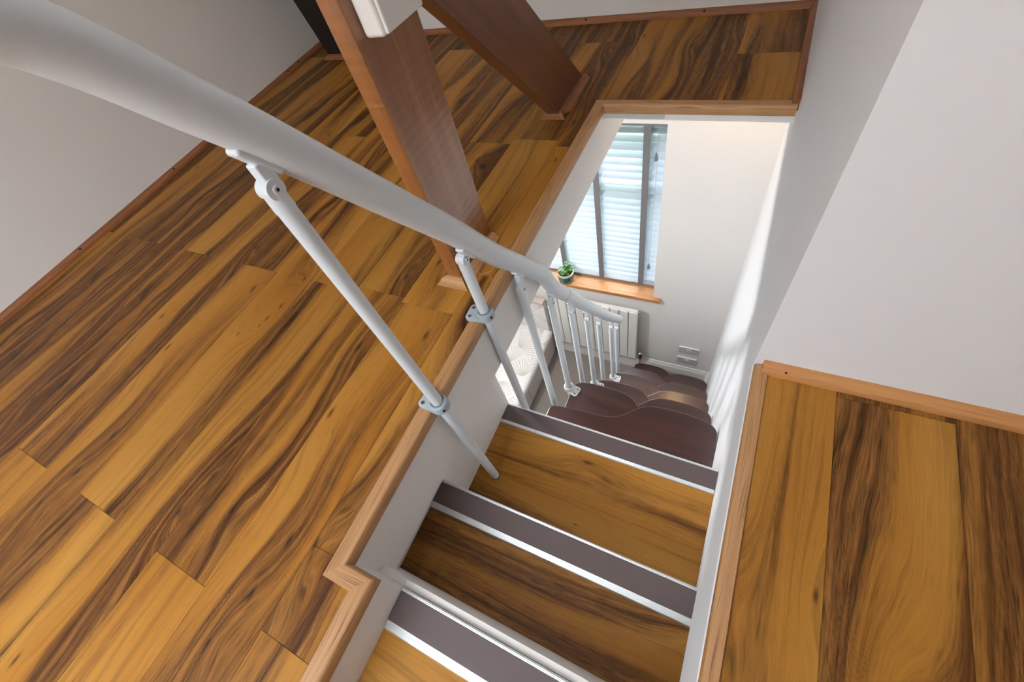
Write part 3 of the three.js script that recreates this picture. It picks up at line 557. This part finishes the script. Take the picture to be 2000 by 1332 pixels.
socket(-2.194, 'upper of the two grey double sockets on the white wall'); socket(-2.338, 'lower of the two grey double sockets just above the skirting');
{
  const q = thing('bed', 'low bed with a white fan leaf patterned cover and pinkish fabric sides', 'bed');
  const YT = -2.3655, xr = -0.728;
  for (const [a, b] of [[-2.1, -1.538], [-1.5345, -0.2]]) part('side_panel', rbx(xr - 0.04, xr, YFL + 0.012, YT, a, b, 0.006), M.fabric, q);
  part('base', bx(-1.75, xr - 0.03, YFL + 0.02, YT - 0.005, -2.1, -0.2), M.fabric, q);
  // cover: fan leaf print
  const cv = document.createElement('canvas'); cv.width = 1024; cv.height = 1024; const k = cv.getContext('2d');
  k.fillStyle = 'rgb(238,236,232)'; k.fillRect(0, 0, 1024, 1024);
  const fan = (cx, cy, rot, R) => { k.save(); k.translate(cx, cy); k.rotate(rot); k.beginPath(); k.moveTo(0, 0); k.arc(0, 0, R, -1.05, 1.05); k.closePath(); k.fillStyle = 'rgb(240,238,235)'; k.fill(); k.clip();
    for (let i = -6; i <= 6; i++) { const a = i / 6 * 1.0; k.beginPath(); k.moveTo(R * 0.06, 0); k.quadraticCurveTo(R * 0.55 * Math.cos(a), R * 0.62 * Math.sin(a), R * 1.02 * Math.cos(a * 0.98), R * 1.02 * Math.sin(a * 0.98)); k.lineWidth = 7; k.strokeStyle = 'rgb(208,200,194)'; k.stroke(); }
    k.restore(); };
  for (let y = -1; y < 6; y++) for (let x = -1; x < 6; x++) fan(x * 205 + (y % 2 ? 100 : 0), y * 205 + 40, [0.5, 2.3, -1.2, 3.6, 1.4][((x * 2 + y * 3) % 5 + 5) % 5], 215);
  const ct = new THREE.CanvasTexture(cv); ct.colorSpace = THREE.SRGBColorSpace; ct.wrapS = ct.wrapT = THREE.RepeatWrapping; ct.repeat.set(1 / 0.85, 1 / 0.85);
  const cover = std({ map: ct, roughness: 0.95 });
  const mp = [[0, 0], ...arc(-0.03, 0.05, 0.04, -0.7, 1.57, 8), [-0.5, 0.1], [-0.99, 0.09], [-1.02, 0.05], [-1.02, 0]];
  part('cover', moulding(mp, V(xr, YT, -2.1), V(xr, YT, -0.2), V(1, 0, 0), V(0, 1, 0), 0, 0, 0.7), cover, q, 'white cover printed with fan shaped leaves');
  part('headboard', moulding([[0, 0], [0.045, 0], [0.05, 0.4], [0.045, 0.46], [0, 0.46]], V(-1.75, YT, -2.138), V(xr - 0.01, YT, -2.138), V(0, 0, 1), V(0, 1, 0), 0, 0, 0.7), cover, q, 'headboard in the same fan leaf fabric');
  part('headboard_border', rbx(-1.75, xr - 0.006, YT + 0.45, YT + 0.485, -2.139, -2.086, 0.012, 3), M.fabricPink, q, 'pinkish top border');
}
// a wisp of cobweb on the floor trim
{
  const c = thing('cobweb', 'small pale wisp of cobweb lying on the floor by the post', 'cobweb');
  for (let i = 0; i < 5; i++) { const p = []; let a = rr(0, 6.28), x = -0.055 + rr(-0.015, 0.02), z = -0.83 + rr(-0.03, 0.03); for (let j = 0; j < 9; j++) { p.push(V(x, 0.003 + 0.002 * rnd(), z)); a += rr(-0.2, 0.9); x += 0.009 * Math.cos(a); z += 0.009 * Math.sin(a); } part('thread', new THREE.TubeGeometry(new THREE.CatmullRomCurve3(p), 24, 0.0004, 5, false), M.web, c); }
}
// ---------------------------------------------------------------- lamps: added ceiling fills and the downlight
function lamp(name, label, x, y, z, rad, mat, power, color) {
  const l = thing(name, label, 'lamp', [x, y, z]);
  part('shade', lathe([[0, -0.05], [rad * 0.6, -0.045], [rad * 0.95, -0.025], [rad, 0]], 32), mat, l); part('base', cyl(rad * 1.03, rad * 1.03, V(0, -0.004, 0), V(0, 0, 0), 32), M.plastic, l);
  const p = new THREE.PointLight(color, power, 0, 2); p.position.set(0, -0.09, 0); p.castShadow = true; p.shadow.radius = 4; l.add(p);
}
lamp('added_ceiling_lamp', 'added unseen ceiling lamp that fills the loft with light', 0.0, 2.1, -0.2, 0.16, M.fillLampGlow, FILL_LOFT, C(252, 250, 250));  // unseen lamp added to brighten the loft
lamp('added_ceiling_lamp', 'added unseen ceiling lamp that fills the room below with light', -1.0, YCL, -1.1, 0.14, M.fillLampGlow, FILL_ROOM, C(250, 250, 252));  // unseen lamp added to brighten the lower room
{
  const d = thing('recessed_downlight', 'small warm recessed downlight under the far floor strip', 'lamp', [0.38, -0.045, -2.04]);
  part('bezel', lathe([[0.048, 0.0], [0.06, -0.001], [0.061, -0.005], [0.05, -0.006], [0.048, 0.0]], 32), M.steel, d);
  part('lens', cyl(0.048, 0.048, V(0, -0.004, 0), V(0, -0.001, 0), 28), M.lampWarm, d);
  const p = new THREE.SpotLight(C(255, 206, 150), LAMP_SPOT, 0, 1.1, 0.5, 2); p.position.set(0, -0.012, 0); p.target.position.set(0, -1.2, 0.0); p.castShadow = true; p.shadow.radius = 1.4; d.add(p); d.add(p.target);
}
scene.updateMatrixWorld(true);
renderer.render(scene, camera);
